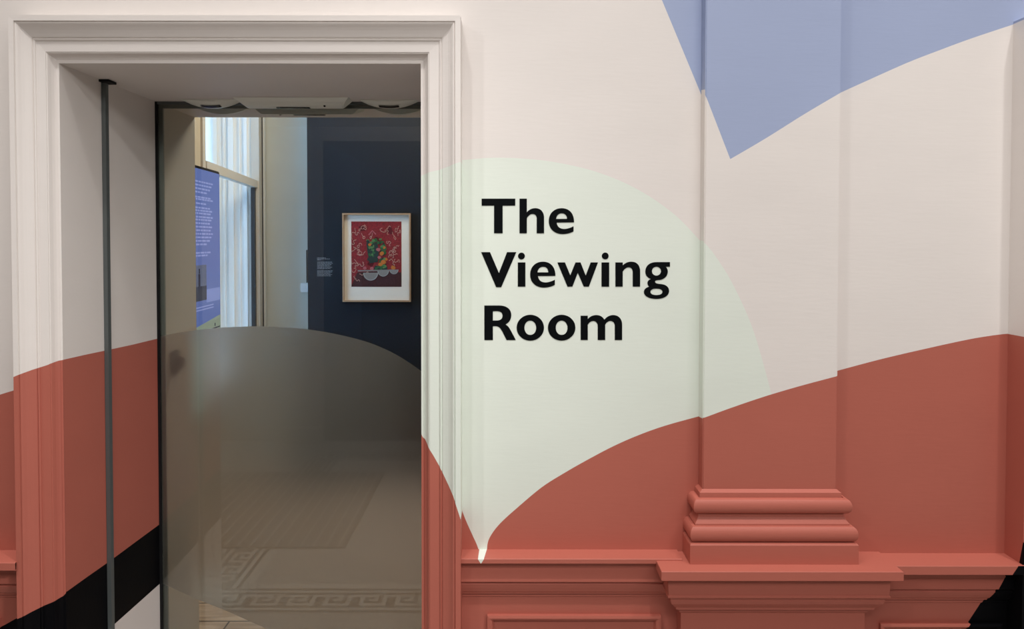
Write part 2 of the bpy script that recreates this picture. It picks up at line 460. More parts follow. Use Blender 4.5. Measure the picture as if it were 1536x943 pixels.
def dado(name, prof, x0, x1, label, panel=None, right=False, stripe=False, left=False):
    bm = bmesh.new()
    sweep_x(bm, prof, x0, x1)
    if panel:
        panel_frame(bm, panel[0], panel[1], panel[2], 0.24, -PF)
    for f in bm.faces: f.material_index = RED
    if right:
        ztop = prof[0][1] - 0.0009
        knife(bm, BR_PTS, 'Z', lambda f: f.calc_center_median().z < ztop)
        for f in list(bm.faces):
            if f.is_valid and f.calc_center_median().z >= ztop:
                g = {f, *f.edges, *f.verts}
                bmesh.ops.bisect_plane(bm, geom=list(g), plane_co=(XRA + .03, 0, 0), plane_no=(1, 0, 0), dist=1e-7)
        for f in bm.faces:
            c = f.calc_center_median()
            f.material_index = BLACK if c.x > (lin(BR_PTS, c.z) if c.z < ztop else XRA + .03) else RED
    if left:
        LB = [XZ(-140, 1010, .03), XZ(0, 942, .03), XZ(26, 927.5, .03)]
        knife(bm, LB, 'X')
        for f in bm.faces:
            c = f.calc_center_median()
            f.material_index = BLACK if c.z < lin(LB, c.x) - 1e-5 else RED
    if stripe:
        # tip of the mint shape runs down over the shelf
        zt = prof[0][1]; P = prof[2][0]
        xa0, xb0 = XZ(719.0, 823.6, 0)[0], XZ(730.2, 823.6, 0)[0]
        xa1, xb1 = XZ(717.0, 838.5, P)[0], XZ(725.8, 838.5, P)[0]
        xt = XZ(721.4, 847, P)[0]
        def geom(fs):
            s = set(fs)
            for f in fs: s.update(f.edges); s.update(f.verts)
            return list(s)
        top = [f for f in bm.faces if f.normal.z > 0.6 or f.calc_center_median().z > zt - 0.0045]
        bm.normal_update()
        def topf(): return [f for f in bm.faces if f.calc_center_median().z > zt - 0.0015]
        for (xa, xb) in ((xa0, xa1), (xb0, xb1)):
            d = Vector((xb - xa, -P, 0)); n = d.cross(Vector((0, 0, 1)))
            bmesh.ops.bisect_plane(bm, geom=geom(topf()), plane_co=(xa, 0, zt), plane_no=n, dist=1e-7)
        def lip(): return [f for f in bm.faces if zt - 0.0185 < f.calc_center_median().z < zt - 0.0015 and f.calc_center_median().y < -P + 0.004]
        zl = zt - 0.0016; zt2 = prof[3][1] - 0.0012
        for xa in (xa1, xb1):
            d = Vector((xt - xa, 0, zt2 - zl)); n = d.cross(Vector((0, 1, 0)))
            bmesh.ops.bisect_plane(bm, geom=geom(lip()), plane_co=(xa, -P, zl), plane_no=n, dist=1e-7)
        for f in topf():
            c = f.calc_center_median(); t = -c.y / P
            if xa0 + (xa1 - xa0) * t < c.x < xb0 + (xb1 - xb0) * t: f.material_index = MINT
        for f in lip():
            c = f.calc_center_median(); t = (zl - c.z) / (zl - zt2)
            if xa1 + (xt - xa1) * t < c.x < xb1 + (xt - xb1) * t: f.material_index = MINT
    o = link(name, bm, MURAL, recalc=True)
    return tag(o, label, 'dado rail', kind='structure')

XA1s = XA1 - 0.001
dado('trim_4', prof_mid, XA1s, XP0 + 0.002, 'terracotta dado rail and panelling between glass door and pilaster',
     panel=(XY_(731, PF, 930), XY_(990.5, PF, 930), ZY(920.3, PF, 860)), stripe=True)
dado('trim_5', prof_right, XP1 - 0.002, HX1, 'terracotta dado rail right of the pilaster, turning black at its end',
     panel=(XY_(1318, PF, 935), XY_(1500, PF, 935), ZY(932.5, PF, 1400)), right=True)
dado('trim_6', prof_left, HX0, XA0 + 0.002, 'terracotta dado rail left of the glass door surround',
     panel=(HX0 + 0.2, XY_(2.5, PF, 930), ZY(925.5, PF, 20)), left=True)

# ------------------------------------------------------------------ pilaster: pedestal, base, shaft
PIL = empty('trim_7', (0, 0, 0))
tag(PIL, 'flat pilaster on moulded pedestal, blue above, cream and mint, terracotta below', 'pilaster', kind='structure')
PS = 0.042                                        # shaft projection
XS0 = XY_(1050, 0.0, 400); XS1 = XY_(1258.5, PS, 400)
z_base_top = ZY(733, PS, 1150)
bm = bmesh.new()
quad(bm, ((XS0, -PS, z_base_top - .02), (XS1, -PS, z_base_top - .02), (XS1, -PS, CEIL_Z), (XS0, -PS, CEIL_Z)))
quad(bm, ((XS0, 0, z_base_top - .02), (XS0, -PS, z_base_top - .02), (XS0, -PS, CEIL_Z), (XS0, 0, CEIL_Z)))
quad(bm, ((XS1, 0, z_base_top - .02), (XS1, 0, CEIL_Z), (XS1, -PS, CEIL_Z), (XS1, -PS, z_base_top - .02)))
bmesh.ops.remove_doubles(bm, verts=bm.verts, dist=1e-6)
es = [e for e in bm.edges if all(abs(v.co.y + PS) < 1e-5 for v in e.verts) and abs(e.verts[0].co.x - e.verts[1].co.x) < 1e-5]
bmesh.ops.bevel(bm, geom=es, offset=0.0025, segments=2, affect='EDGES')
P_RED = px([(1040, 631.5), (1052, 627.8), (1098, 611), (1149, 593.8), (1200.6, 578.6), (1255.4, 564), (1266, 561)], PS)
P_MNT = px([(1040, 352), (1054, 362), (1065, 373), (1080, 394), (1096, 420), (1116.6, 462), (1130.6, 497), (1144.6, 543.6), (1156.3, 588), (1164, 625)], PS)
P_BLU = [XZ(1040, 95, PS), XZ(1055, 134, PS), XZ(1095.4, 238.5, PS)] + px([(1095.5, 238.5), (1148.4, 207.5), (1206.7, 171), (1261, 139), (1272, 133)], PS)[1:]
front = lambda f: f.calc_center_median().y < -PS * 0.5 - 0.0001 or True
for c in (P_RED, P_MNT, P_BLU): knife(bm, c, 'X')
SIDE_B = ZY(134.5, 0.02, 1052); SIDE_R = ZY(626.3, 0.02, 1048); SIDE_M = ZY(361, 0.02, 1048)
SL = XS0 + 0.0008
def sideL(f): return max(v.co.x for v in f.verts) < SL
knife(bm, [(-PS, ZY(134, PS, 1055)), (0, ZY(135, 0, 1049))], 'Y', sideL)
knife(bm, [(-PS, ZY(627.8, PS, 1052)), (0, ZY(624.6, 0, 1046))], 'Y', sideL)
knife(bm, [(-PS, ZY(362, PS, 1054)), (0, ZY(360, 0, 1049))], 'Y', sideL)
for f in bm.faces:
    c = f.calc_center_median()
    if c.x < SL:
        f.material_index = BLUE if c.z > SIDE_B else CREAM if c.z > SIDE_M else MINT if c.z > SIDE_R else RED
    elif c.z > lin(P_BLU, c.x): f.material_index = BLUE
    elif c.z < lin(P_RED, c.x): f.material_index = RED
    elif c.x < P_MNT[-1][0] and c.z < lin(P_MNT, c.x): f.material_index = MINT
    else: f.material_index = CREAM
shaft = link('pilaster_shaft', bm, MURAL, PIL)

# moulded base: fillet, torus, scotia, torus, plinth
ZB = lambda y, p: ZY(y, p, 1150)
def torus(p_in, p_out, zt, zb, n=9):
    out = []
    for i in range(n + 1):
        a = math.pi / 2 - math.pi * i / n
        out.append((p_in + (p_out - p_in) * max(0.0, math.cos(a)) ** 0.8, (zt + zb) / 2 + (zt - zb) / 2 * math.sin(a)))
    return out
o_pl = 0.043
bp = [(0.0, ZB(733, PS)), (0.006, ZB(735.5, PS)), (0.0095, ZB(737, PS)), (0.0105, ZB(746, PS + .01)), (0.014, ZB(747, PS + .01))]
bp += torus(0.014, 0.031, ZB(747.3, PS + .02), ZB(770, PS + .02))
bp += [(0.0145, ZB(771, PS + .015)), (0.0145, ZB(774.5, PS + .015)), (0.0165, ZB(775.5, PS + .015)), (0.0195, ZB(780, PS + .02)), (0.0245, ZB(784.5, PS + .025)), (0.0255, ZB(785.5, PS + .025)), (0.0255, ZB(788, PS + .025))]
bp += torus(0.027, 0.0425, ZB(788.5, PS + .03), ZB(814, PS + .04))
bp += [(0.036, ZB(815, PS + .04)), (o_pl - .002, ZB(816.3, PS + o_pl)), (o_pl, ZB(818, PS + o_pl)), (o_pl, ZB(846, PS + o_pl) - 0.004)]
bm = bmesh.new()
sweep_plan(bm, bp, XS0, XS1, PS)
for f in bm.faces: f.material_index = 0
base = link('pilaster_base', bm, M_RED, PIL, recalc=True)
for p in base.data.polygons: p.use_smooth = True
base.data.set_sharp_from_angle(angle=math.radians(28))

# pedestal cornice (shelf breaking forward) and die
PD = 0.060
zsh = ZY(826.5, 0.0, 1150)
PSH = 0.128 - PD
zl0 = ZY(871.5, PD + PSH, 1150)
cp = [(-PD, zsh), (PSH - .0012, zsh - .0004), (PSH, zsh - .0016), (PSH, zl0 + .0012), (PSH - .0012, zl0), (0.050, zl0 + .001), (0.046, zl0 - .004),
      (0.0435, ZY(893, PD + .045, 1150)), (0.046, ZY(894, PD + .045, 1150)), (0.046, ZY(896.5, PD + .045, 1150)), (0.037, ZY(897.5, PD + .037, 1150)), (0.036, ZY(899.5, PD + .037, 1150)),
      (0.036, ZY(901.5, PD + .036, 1150)), (0.033, ZY(905, PD + .03, 1150)), (0.025, ZY(909, PD + .025, 1150)), (0.018, ZY(911.5, PD + .02, 1150)),
      (0.017, ZY(914.5, PD + .018, 1150)), (0.007, ZY(915.5, PD + .01, 1150)), (0.006, ZY(918, PD + .008, 1150)), (0.0, ZY(919, PD, 1150)), (0.0, 0.16), (.012, .15), (.02, .14), (.02, 0.0)]
bm = bmesh.new()
rings = []
for p, z in cp:
    q = max(p, -PD + 0.001)
    rings.append([bm.verts.new(v) for v in ((XP0 - max(p, 0) , 0, z), (XP0 - max(p, 0), -(PD + q) , z), (XP1 + max(p, 0), -(PD + q), z), (XP1 + max(p, 0), 0, z))])
for a, b in zip(rings[:-1], rings[1:]):
    for i in range(3): bm.faces.new((a[i], a[i+1], b[i+1], b[i]))
ped = link('pedestal', bm, M_RED, PIL, recalc=True)
# ------------------------------------------------------------------ lettering on the wall
def glyph(name, polys, label, parent, dot=()):
    cu = bpy.data.curves.new(name, 'CURVE'); cu.dimensions = '2D'; cu.fill_mode = 'BOTH'
    cu.extrude = 0.0004
    for poly in polys:
        sp = cu.splines.new('POLY'); sp.points.add(len(poly) - 1)
        for i, (x, y) in enumerate(poly): sp.points[i].co = (x, y, 0, 1)
        sp.use_cyclic_u = True
    tmp = bpy.data.objects.new('tmp', cu); COL.objects.link(tmp)
    dg = bpy.context.evaluated_depsgraph_get(); dg.update()
    me = bpy.data.meshes.new_from_object(tmp.evaluated_get(dg))
    bpy.data.objects.remove(tmp); bpy.data.curves.remove(cu)
    me.name = name
    me.transform(Matrix.Rotation(math.pi / 2, 4, 'X'))      # (x, y) -> (X, Z)
    me.materials.clear(); me.materials.append(M_VINYL)
    o = bpy.data.objects.new(name, me); COL.objects.link(o); o.parent = parent
    o['label'] = label
    return o

def path(s):
    """M x y, L x y, C x1 y1 x2 y2 x3 y3 in photo measurements, returned as wall coordinates"""
    tk = s.split(); i = 0; pts = []; cur = None
    while i < len(tk):
        c = tk[i]; i += 1
        if c in 'ML':
            cur = (float(tk[i]), float(tk[i+1])); i += 2; pts.append(cur)
        elif c == 'C':
            v = [float(t) for t in tk[i:i+6]]; i += 6
            p0 = cur
            for k in range(1, 13):
                t = k / 12; a = 1 - t
                pts.append((a**3*p0[0] + 3*a*a*t*v[0] + 3*a*t*t*v[2] + t**3*v[4], a**3*p0[1] + 3*a*a*t*v[1] + 3*a*t*t*v[3] + t**3*v[5]))
            cur = (v[4], v[5])
    return [XZ(x, y, 0.001) for x, y in pts]

def ell(cx, cy, rx, ry, sup=2.0):
    out = []
    for k in range(40):
        a = 2 * math.pi * k / 40
        ca, sa = math.cos(a), math.sin(a)
        out.append((cx + rx * math.copysign(abs(ca) ** (2 / sup), ca), cy + ry * math.copysign(abs(sa) ** (2 / sup), sa)))
    return [XZ(x, y, 0.001) for x, y in out]

def e_shape(dx, dy):
    o = 'M 861.1 333.4 C 861.3 320 854 312.1 842.5 312.1 C 831 312.1 823.2 320 823.2 331.5 C 823.2 343 831.5 350.9 844 350.9 C 850 350.9 855.5 349.5 860.3 346.8 L 860.3 339.1 C 856 341.5 850.5 343.2 846.5 343.2 C 840 343.2 835.8 340 835 333.6'
    c = 'M 834.3 328.1 L 850.5 328.1 C 850.5 323 847.5 319.8 842.8 319.8 C 838 319.8 834.8 323 834.3 328.1'
    def sh(s):
        r = []; k = 0
        for t in s.split():
            if t in 'MLC': r.append(t); k = 0
            else: r.append(str(float(t) + (dx if k % 2 == 0 else dy))); k += 1
        return ' '.join(r)
    return [path(sh(o)), path(sh(c))[:-1]]
T = [path('M 722.5 297.8 L 772.9 297.8 L 772.9 308.3 L 754 308.3 L 754 349.7 L 741.1 349.7 L 741.1 308.3 L 722.5 308.3')]
H = [path('M 779.3 297.8 L 790.3 297.8 L 790.3 318 C 794 314 798 312.1 803 312.1 C 811 312.1 816.1 317.5 816.1 327 L 816.1 349.7 L 805.1 349.7 L 805.1 328 C 805.1 323 802.5 320.8 798.7 320.8 C 795.5 320.8 792.5 323.5 790.3 327.3 L 790.3 349.7 L 779.3 349.7')]
V = [path('M 721.8 378 L 735 378 L 748.4 409.3 L 760.6 378 L 774.4 378 L 751.9 430.6 L 744.3 430.6')]
I1 = [path('M 776.8 393.4 L 788.1 393.4 L 788.1 429.7 L 776.7 429.7'), ell(782.2, 383.8, 5.1, 5.1)]
W = [path('M 836.1 393.4 L 847.5 393.4 L 855.4 412.7 L 863.3 393.4 L 870.8 393.4 L 878.6 413 L 886.1 393.4 L 897 393.4 L 883.4 429.7 L 875.7 429.7 L 866.7 409 L 858.7 429.7 L 851.3 429.7')]
I2 = [path('M 902.3 393.4 L 913.8 393.4 L 913.8 429.7 L 902.3 429.7'), ell(907.9, 383.7, 5.1, 5.1)]
N = [path('M 923.1 393.4 L 934.1 393.4 L 934.2 397.8 C 938 394 942 392.3 947.2 392.3 C 955.5 392.3 960.2 398 960.2 407 L 960.2 429.7 L 949.1 429.7 L 949.1 408.5 C 949.1 403.3 946.6 400.8 942.8 400.8 C 939.5 400.8 936.5 403.5 934.1 407.3 L 934.1 429.7 L 923.1 429.7')]
G = [path('M 1005 392.9 L 1005 399.8 L 998.8 400 C 1000.6 402 1001.7 404.5 1001.7 407.3 C 1001.7 414 996 418.8 989.5 419.7 C 986 420.2 982.6 419.8 982.6 422.3 C 982.6 424.5 986.5 425.5 991 425.8 C 999 426.3 1003.7 430.5 1003.7 436.2 C 1003.7 443.5 995.5 448.1 984.7 448.1 C 973.5 448.1 965.9 443.8 965.9 437.7 C 965.9 433.7 969 431 974 429.8 C 972.3 428.6 971.2 426.6 971.2 424.3 C 971.2 421.5 973 419.3 976.4 418.4 C 971.3 416.5 968 412.5 968 407.3 C 968 398.5 974.5 392.9 985 392.9'),
     ell(984.7, 406.5, 6.8, 6.65), ell(984.7, 437.5, 9.0, 4.85, 2.25)]
RR = [path('M 726.5 458 L 749 458 C 760 458 766.9 463.5 766.9 472.3 C 766.9 479 763.5 484 758.1 486.5 C 760.5 487.7 762 489 763.5 491 C 766 495 769.5 501.5 773.7 509.8 L 759.9 509.8 C 757 504 754.5 498.5 752.3 495 C 749.8 491 747.5 489 744 489 L 739.3 489 L 739.4 509.8 L 726.6 509.8'),
      path('M 739.3 466.5 L 745.5 466.5 C 751 466.5 753.8 469 753.8 473.3 C 753.8 478 750.5 480.5 745 480.5 L 739.3 480.5')]
O1 = [ell(795.5, 491.3, 20.5, 19.4), ell(795.5, 491.4, 8.8, 10.7, 2.1)]
O2 = [ell(842.5, 491.3, 20.6, 19.4), ell(842.5, 491.4, 8.8, 10.7, 2.1)]
MM = [path('M 871 473.3 L 881.7 473.3 L 881.7 478.3 C 885 474.3 889.5 472.4 894.6 472.4 C 900 472.4 904 474.8 906.6 479.2 C 910 474.8 914.8 472.4 920 472.4 C 928 472.4 933.2 478 933.2 487 L 933.2 509.7 L 922.2 509.7 L 922.2 489 C 922.2 484 919.5 481.2 915.6 481.2 C 912.3 481.2 909.5 483.5 907.8 486.7 L 907.8 509.7 L 896.6 509.7 L 896.6 488.5 C 896.6 484 893.5 481.2 889.7 481.2 C 886.5 481.2 883.8 483.5 881.7 486.7 L 881.7 509.7 L 871 509.7')]
sign = empty('wall_lettering', (0, -0.0008, 0))
tag(sign, 'bold black words The Viewing Room on the pale mint painted shape', 'lettering')
def word(glyphs, label):
    polys = [p for g in glyphs for p in g]
    return glyph('word', polys, label, sign)
word([T, H, e_shape(0, 0)], 'black word The on the top line')
word([V, I1, e_shape(-28.0, 80.2), W, I2, N, G], 'black word Viewing on the middle line')
word([RR, O1, O2, MM], 'black word Room on the bottom line')

# ------------------------------------------------------------------ glass door with frosted film
door = empty('door_1', ((XL + XR) / 2, Y_GLASS, 0))
tag(door, 'tall clear glass door with a curved grey frosted film, set back in the doorway', 'glass door', kind='structure')
def place(o): o.location = (-door.location.x, -door.location.y, 0)
GZ = ZT - 0.004
XG0 = XL + 0.003
bm = bmesh.new()
box(bm, (XG0 + .006, Y_GLASS - .0015, 0.02), (XR - 0.002, Y_GLASS + .0015, GZ - .006))
place(link('glass_pane', bm, M_GLASS, door))
FY = Y_GLASS + 0.0024
FTOP = smooth_pts([(onY(x, y, FY).x, onY(x, y, FY).z) for x, y in ((236, 505.3), (260, 500), (295, 494.8), (330, 491.3), (360, 489.7), (390, 489.3), (430, 490.8), (463, 494), (500, 500), (540, 509.5), (570, 520), (600, 535), (632, 556.5), (660, 580), (690, 610), (720, 650))], 4)
FBOT = [(onY(x, y, FY).x, onY(x, y, FY).z) for x, y in ((236, 871.5), (292, 896.8), (340, 916), (400, 942.5), (640, 1049))]
fx0, fx1 = XG0 + .0065, XR - 0.0025
us = sorted({fx0, fx1, *[u for u, z in FTOP + FBOT if fx0 < u < fx1]})
bm = bmesh.new()
cols = [(bm.verts.new((u, FY, lin(FBOT, u))), bm.verts.new((u, FY, lin(FTOP, u)))) for u in us]
for a, b in zip(cols[:-1], cols[1:]): bm.faces.new((a[0], b[0], b[1], a[1]))
film = link('frosted_film', bm, M_FILM, door); place(film); film['label'] = 'grey brown frosted film with a domed top edge'
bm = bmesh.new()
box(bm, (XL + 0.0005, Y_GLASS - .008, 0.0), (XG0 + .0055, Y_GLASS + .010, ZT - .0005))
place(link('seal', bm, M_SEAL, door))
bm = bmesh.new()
box(bm, (XG0 + .0056, Y_GLASS - .008, GZ - .0055), (XR - .002, Y_GLASS + .010, ZT - .0005))  # top strip also stands in for the glass's dark edge reflection
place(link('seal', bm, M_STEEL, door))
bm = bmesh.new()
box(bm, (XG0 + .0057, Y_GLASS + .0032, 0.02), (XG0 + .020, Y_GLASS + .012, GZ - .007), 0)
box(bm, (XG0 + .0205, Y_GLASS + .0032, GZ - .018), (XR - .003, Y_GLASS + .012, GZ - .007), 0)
place(link('edge_reflection', bm, M_EDGE_REFLECT, door))  # dark edge reflection of the pane, put in as coloured strips

# vertical guide channel on the left jamb
p_a = onX(153.5, 300, XL); p_b = onX(164, 300, XL)
gx = XL
ya = onX(157, 400, XL).y
guide = empty('guide_rail', (XL, ya, 0))
tag(guide, 'slim grey metal guide rail running up the left door reveal', 'guide rail')
bm = bmesh.new()
box(bm, (0.0005, -0.009, 0.002), (0.0135, 0.009, ZT - 0.008), bevel=0.0008)
link('rail', bm, M_STEEL, guide)
bm = bmesh.new()
box(bm, (0.0005, 0.0092, 0.002), (0.004, 0.017, ZT - 0.008))
o = link('cover_strip', bm, M_CREAM, guide); o['label'] = 'pale cover strip beside the rail'
bm = bmesh.new()
box(bm, (-0.0005 + .001, -0.022, ZT - 0.0075), (0.030, 0.024, ZT - 0.0005))
link('top_bracket', bm, M_SEAL, guide)

# ------------------------------------------------------------------ door sensors on the soffit
def prism_y(bm, prof, y0, y1, mi=0, taper=0.0):
    cx = sum(p[0] for p in prof) / len(prof)
    a = [bm.verts.new((x, y0, z)) for x, z in prof]
    b = [bm.verts.new((x, y1, z)) for x, z in prof]
    n = len(prof)
    for i in range(n):
        f = bm.faces.new((a[i], b[i], b[(i+1) % n], a[(i+1) % n])); f.material_index = mi
    f = bm.faces.new(a); f.material_index = mi
    f = bm.faces.new(b[::-1]); f.material_index = mi

def oval_sensor(x, y, back, label):
    r = empty('door_sensor', (x, y, ZT)); s = 1
    if back: r.rotation_euler = (0, 0, math.pi)
    tag(r, label, 'sensor', 'sensors above the glass door')
    w, h = 0.097, 0.024
    nx, ny = 28, 8
    bm = bmesh.new()
    grid = []
    for j in range(ny + 1):
        t = j / ny                       # front (y-) to rear
        row = []
        for i in range(nx + 1):
            u = -1 + 2 * i / nx
            prof = (1 - u * u)
            zz = -0.0008 - h * prof * (0.25 + 0.75 * math.sin(min(1, t * 1.15) * math.pi / 2))
            row.append(bm.verts.new((u * w, -0.022 + 0.044 * t, zz)))
        grid.append(row)
    for j in range(ny):
        for i in range(nx): bm.faces.new((grid[j][i], grid[j+1][i], grid[j+1][i+1], grid[j][i+1]))
    top0 = [bm.verts.new((-1 * w + 2 * w * i / nx, -0.022, -0.0005)) for i in range(nx + 1)]
    top1 = [bm.verts.new((-1 * w + 2 * w * i / nx, 0.022, -0.0005)) for i in range(nx + 1)]
    for i in range(nx):
        bm.faces.new((top0[i], grid[0][i], grid[0][i+1], top0[i+1]))
        bm.faces.new((top1[i], top1[i+1], grid[ny][i+1], grid[ny][i]))
        bm.faces.new((top0[i], top0[i+1], top1[i+1], top1[i]))
    link('housing', bm, M_SENSOR, r, smooth=False)
    bm = bmesh.new()
    up, lo = [], []
    for i in range(17):
        u = -0.36 + 0.72 * i / 16
        zc = -h * (1 - u * u)
        yy = -0.002
        th = 0.0065 * (1 - (u / 0.36) ** 2) + 0.0006
        lo.append(bm.verts.new((u * w, 0.008, zc * 0.965 - 0.0018)))
        up.append(bm.verts.new((u * w, -0.008, zc * 0.80 - 0.0018)))
    for i in range(16): bm.faces.new((up[i], lo[i], lo[i+1], up[i+1]))
    link('lens', bm, M_SENSORDARK, r)
    return r

def bar_sensor(x, y, back, label):
    r = empty('door_sensor', (x, y, ZT))
    if back: r.rotation_euler = (0, 0, math.pi)
    tag(r, label, 'sensor', 'sensors above the glass door')
    w, h = 0.196, 0.026
    bm = bmesh.new()
    secs = [(-0.036, 1.0, 0.0), (-0.036, 0.995, 0.004), (-0.020, 0.93, 0.45), (0.000, 0.88, 0.8), (0.020, 0.86, 0.98), (0.032, 0.86, 1.0), (0.034, .97, .2)]
    rows = []
    for (yy, wf, hf) in secs:
        zb = -0.0008 - h * hf
        prof = [(-w, -0.0006), (-w * (0.5 + 0.5 * wf), -0.0008 - h * hf * 0.35), (-w * wf, zb + h * hf * 0.12), (-w * wf * 0.96, zb), (w * wf * 0.96, zb), (w * wf, zb + h * hf * 0.12), (w * (0.5 + 0.5 * wf), -0.0008 - h * hf * 0.35), (w, -0.0006)]
        rows.append([bm.verts.new((a, yy, z)) for a, z in prof])
    for a, b in zip(rows[:-1], rows[1:]):
        for i in range(7): bm.faces.new((a[i], b[i], b[i+1], a[i+1]))
    bm.faces.new(rows[0]); bm.faces.new(rows[-1][::-1])
    link('housing', bm, M_SENSOR, r, recalc=True)
    bm = bmesh.new()
    box(bm, (-0.062, 0.012, -h - 0.0022), (0.052, 0.024, -h * 0.97))
    link('lens', bm, M_SENSORDARK, r)
    bm = bmesh.new()
    bmesh.ops.create_uvsphere(bm, u_segments=10, v_segments=6, radius=0.0042, matrix=Matrix.Translation((0.106, 0.002, -h * 0.86)))
    link('indicator', bm, M_SENSORDARK, r, smooth=True)
    return r

ysn = Y_GLASS - 0.036
def soff(x, y): return onY(x, 155, y).x
oval_sensor(soff(315, ysn), Y_GLASS - .028, False, 'left oval sensor on the soffit in front of the glass')
bar_sensor(soff(442, ysn), Y_GLASS - .052, False, 'long bar sensor on the soffit in front of the glass')
oval_sensor(soff(583, ysn), Y_GLASS - .028, False, 'right oval sensor on the soffit in front of the glass')
yb = Y_GLASS + 0.125
oval_sensor(soff(337, yb), yb, True, 'left oval sensor on the soffit behind the glass')
bar_sensor(soff(464, yb), yb, True, 'long bar sensor on the soffit behind the glass')
oval_sensor(soff(599, yb), yb, True, 'right oval sensor on the soffit behind the glass')

# exit button on the inner jamb, blurred by the film
eb = onX(264, 542, XL)
btn = empty('exit_button', (XL, eb.y, eb.z)); tag(btn, 'small dark exit button on the inner door reveal, blurred behind frosted film', 'button')
bm = bmesh.new(); box(bm, (0.0005, -0.035, -0.045), (0.014, 0.035, 0.045), bevel=0.003); link('back_plate', bm, M_STEEL, btn)
bm = bmesh.new(); bmesh.ops.create_cone(bm, cap_ends=True, segments=24, radius1=0.026, radius2=0.022, depth=0.02, matrix=Matrix.Translation((0.0245, 0, 0)) @ Matrix.Rotation(math.pi/2, 4, 'Y')); link('push_button', bm, M_SEAL, btn)

# ------------------------------------------------------------------ inner room
FARY = 5.9 - D                                     # pale end wall
def inX(px_, py_, depth): return onY(px_, py_, depth - D)
RX1 = 2.6
# window wall: line in plan from far corner P0 towards the door wall
P0 = Vector((onY(391, 300, FARY).x, FARY, 0))
wdir = Vector((0.128, -1.0, 0)).normalized()       # towards the doorway
wn = Vector((1.0, 0.128, 0)).normalized()          # into the room
def on_win(px_, py_, off=0.0):
    d = ray(px_, py_)
    q = P0 + wn * off
    t = (q - CAM).dot(wn) / d.dot(wn)
    return CAM + d * t
def wcoord(v, off=0.0): return ((Vector((v.x, v.y, 0)) - P0).dot(wdir), v.z)
w_near = wcoord(on_win(305.5, 240))[0]; w_far = wcoord(on_win(383.5, 300))[0]
WZ0, WZ1 = 0.75, 3.15
wl_len = (FARY - Y_BACK) / -wdir.y
def WP(s, off, z): v = P0 + wdir * s + wn * off; return (v.x, v.y, z)
bm = bmesh.new()
for (s0, s1, z0, z1) in ((0, w_far, 0, IN_Z), (w_near, wl_len, 0, IN_Z), (w_far, w_near, 0, WZ0), (w_far, w_near, WZ1, IN_Z)):
    quad(bm, (WP(s0, 0, z0), WP(s0, 0, z1), WP(s1, 0, z1), WP(s1, 0, z0)))
WT = 0.42                                          # depth of the window recess
for (a, b) in (((w_far, WZ0), (w_far, WZ1)), ((w_far, WZ1), (w_near, WZ1)), ((w_near, WZ1), (w_near, WZ0)), ((w_near, WZ0), (w_far, WZ0))):
    quad(bm, (WP(a[0], 0, a[1]), WP(b[0], 0, b[1]), WP(b[0], -WT, b[1]), WP(a[0], -WT, a[1])), 1)
wl = link('wall_left', bm, [M_INBEIGE, M_WINWHITE], recalc=True)
tag(wl, 'beige side wall of the inner room around the tall window', 'wall', kind='structure')
bm = bmesh.new()
quad(bm, ((P0.x - .3, FARY, 0), (RX1, FARY, 0), (RX1, FARY, IN_Z), (P0.x - .3, FARY, IN_Z)))
tag(link('wall_far', bm, M_INWALL), 'pale grey end wall of the inner room', 'wall', kind='structure')
bm = bmesh.new()
quad(bm, ((RX1, Y_BACK, 0), (RX1, FARY, 0), (RX1, FARY, IN_Z), (RX1, Y_BACK, IN_Z)))
tag(link('wall_right', bm, M_INWALL), 'pale side wall of the inner room, hidden by the doorway', 'wall', kind='structure')
bm = bmesh.new()
quad(bm, ((P0.x - .8, Y_BACK, IN_Z), (P0.x - .8, FARY, IN_Z), (RX1, FARY, IN_Z), (RX1, Y_BACK, IN_Z)))
tag(link('ceiling_inner', bm, M_HALLCEIL), 'white ceiling of the inner room', 'ceiling', kind='structure')
bm = bmesh.new()
quad(bm, ((P0.x - .8, Y_GLASS, 0.0), (RX1, Y_GLASS, 0.0), (RX1, FARY, 0.0), (P0.x - .8, FARY, 0.0)))
tag(link('floor_inner', bm, M_WOOD), 'pale pine boards of the inner room', 'floor', kind='structure')

# tall sash window with inner glazing
win = empty('window_1', WP(w_far, 0, WZ0)); tag(win, 'tall bluish sash window with beige inner frame in the left wall', 'window', kind='structure')
def wbox(bm, s0, s1, o0, o1, z0, z1, mi=0):
    v = [bm.verts.new(Vector(WP(*q)) - win.location) for q in ((s0,o0,z0),(s1,o0,z0),(s1,o1,z0),(s0,o1,z0),(s0,o0,z1),(s1,o0,z1),(s1,o1,z1),(s0,o1,z1))]
    for idx in ((0,3,2,1),(4,5,6,7),(0,1,5,4),(1,2,6,5),(2,3,7,6),(3,0,4,7)):
        f = bm.faces.new([v[i] for i in idx]); f.material_index = mi
rail_t = wcoord(on_win(345, 256))[1]
rz0 = 0.5 * (on_win(306, 244).z + on_win(381, 268).z); rz1 = rz0 - 0.055
bm = bmesh.new()
wbox(bm, w_far - .09, w_far + .015, -.03, .03, WZ0 - .06, WZ1 + .06)
wbox(bm, w_near - .0, w_near + .06, -.03, .012, WZ0 - .06, WZ1 + .06)
wbox(bm, w_far + .015, w_near, -.03, .02, WZ1 - .04, WZ1 + .06)
wbox(bm, w_far + .015, w_near, -.03, .04, WZ0 - .06, WZ0 + .03)
link('window_frame', bm, M_WINBEIGE, win, recalc=True)
bm = bmesh.new()
wbox(bm, w_far + .016, w_near - .001, -.028, .018, rz1, rz0)
link('meeting_rail', bm, M_WINBEIGE, win, recalc=True)
bm = bmesh.new()
wbox(bm, w_far + .016, w_far + .055, -.026, .004, WZ0 + .031, rz1 - .001)
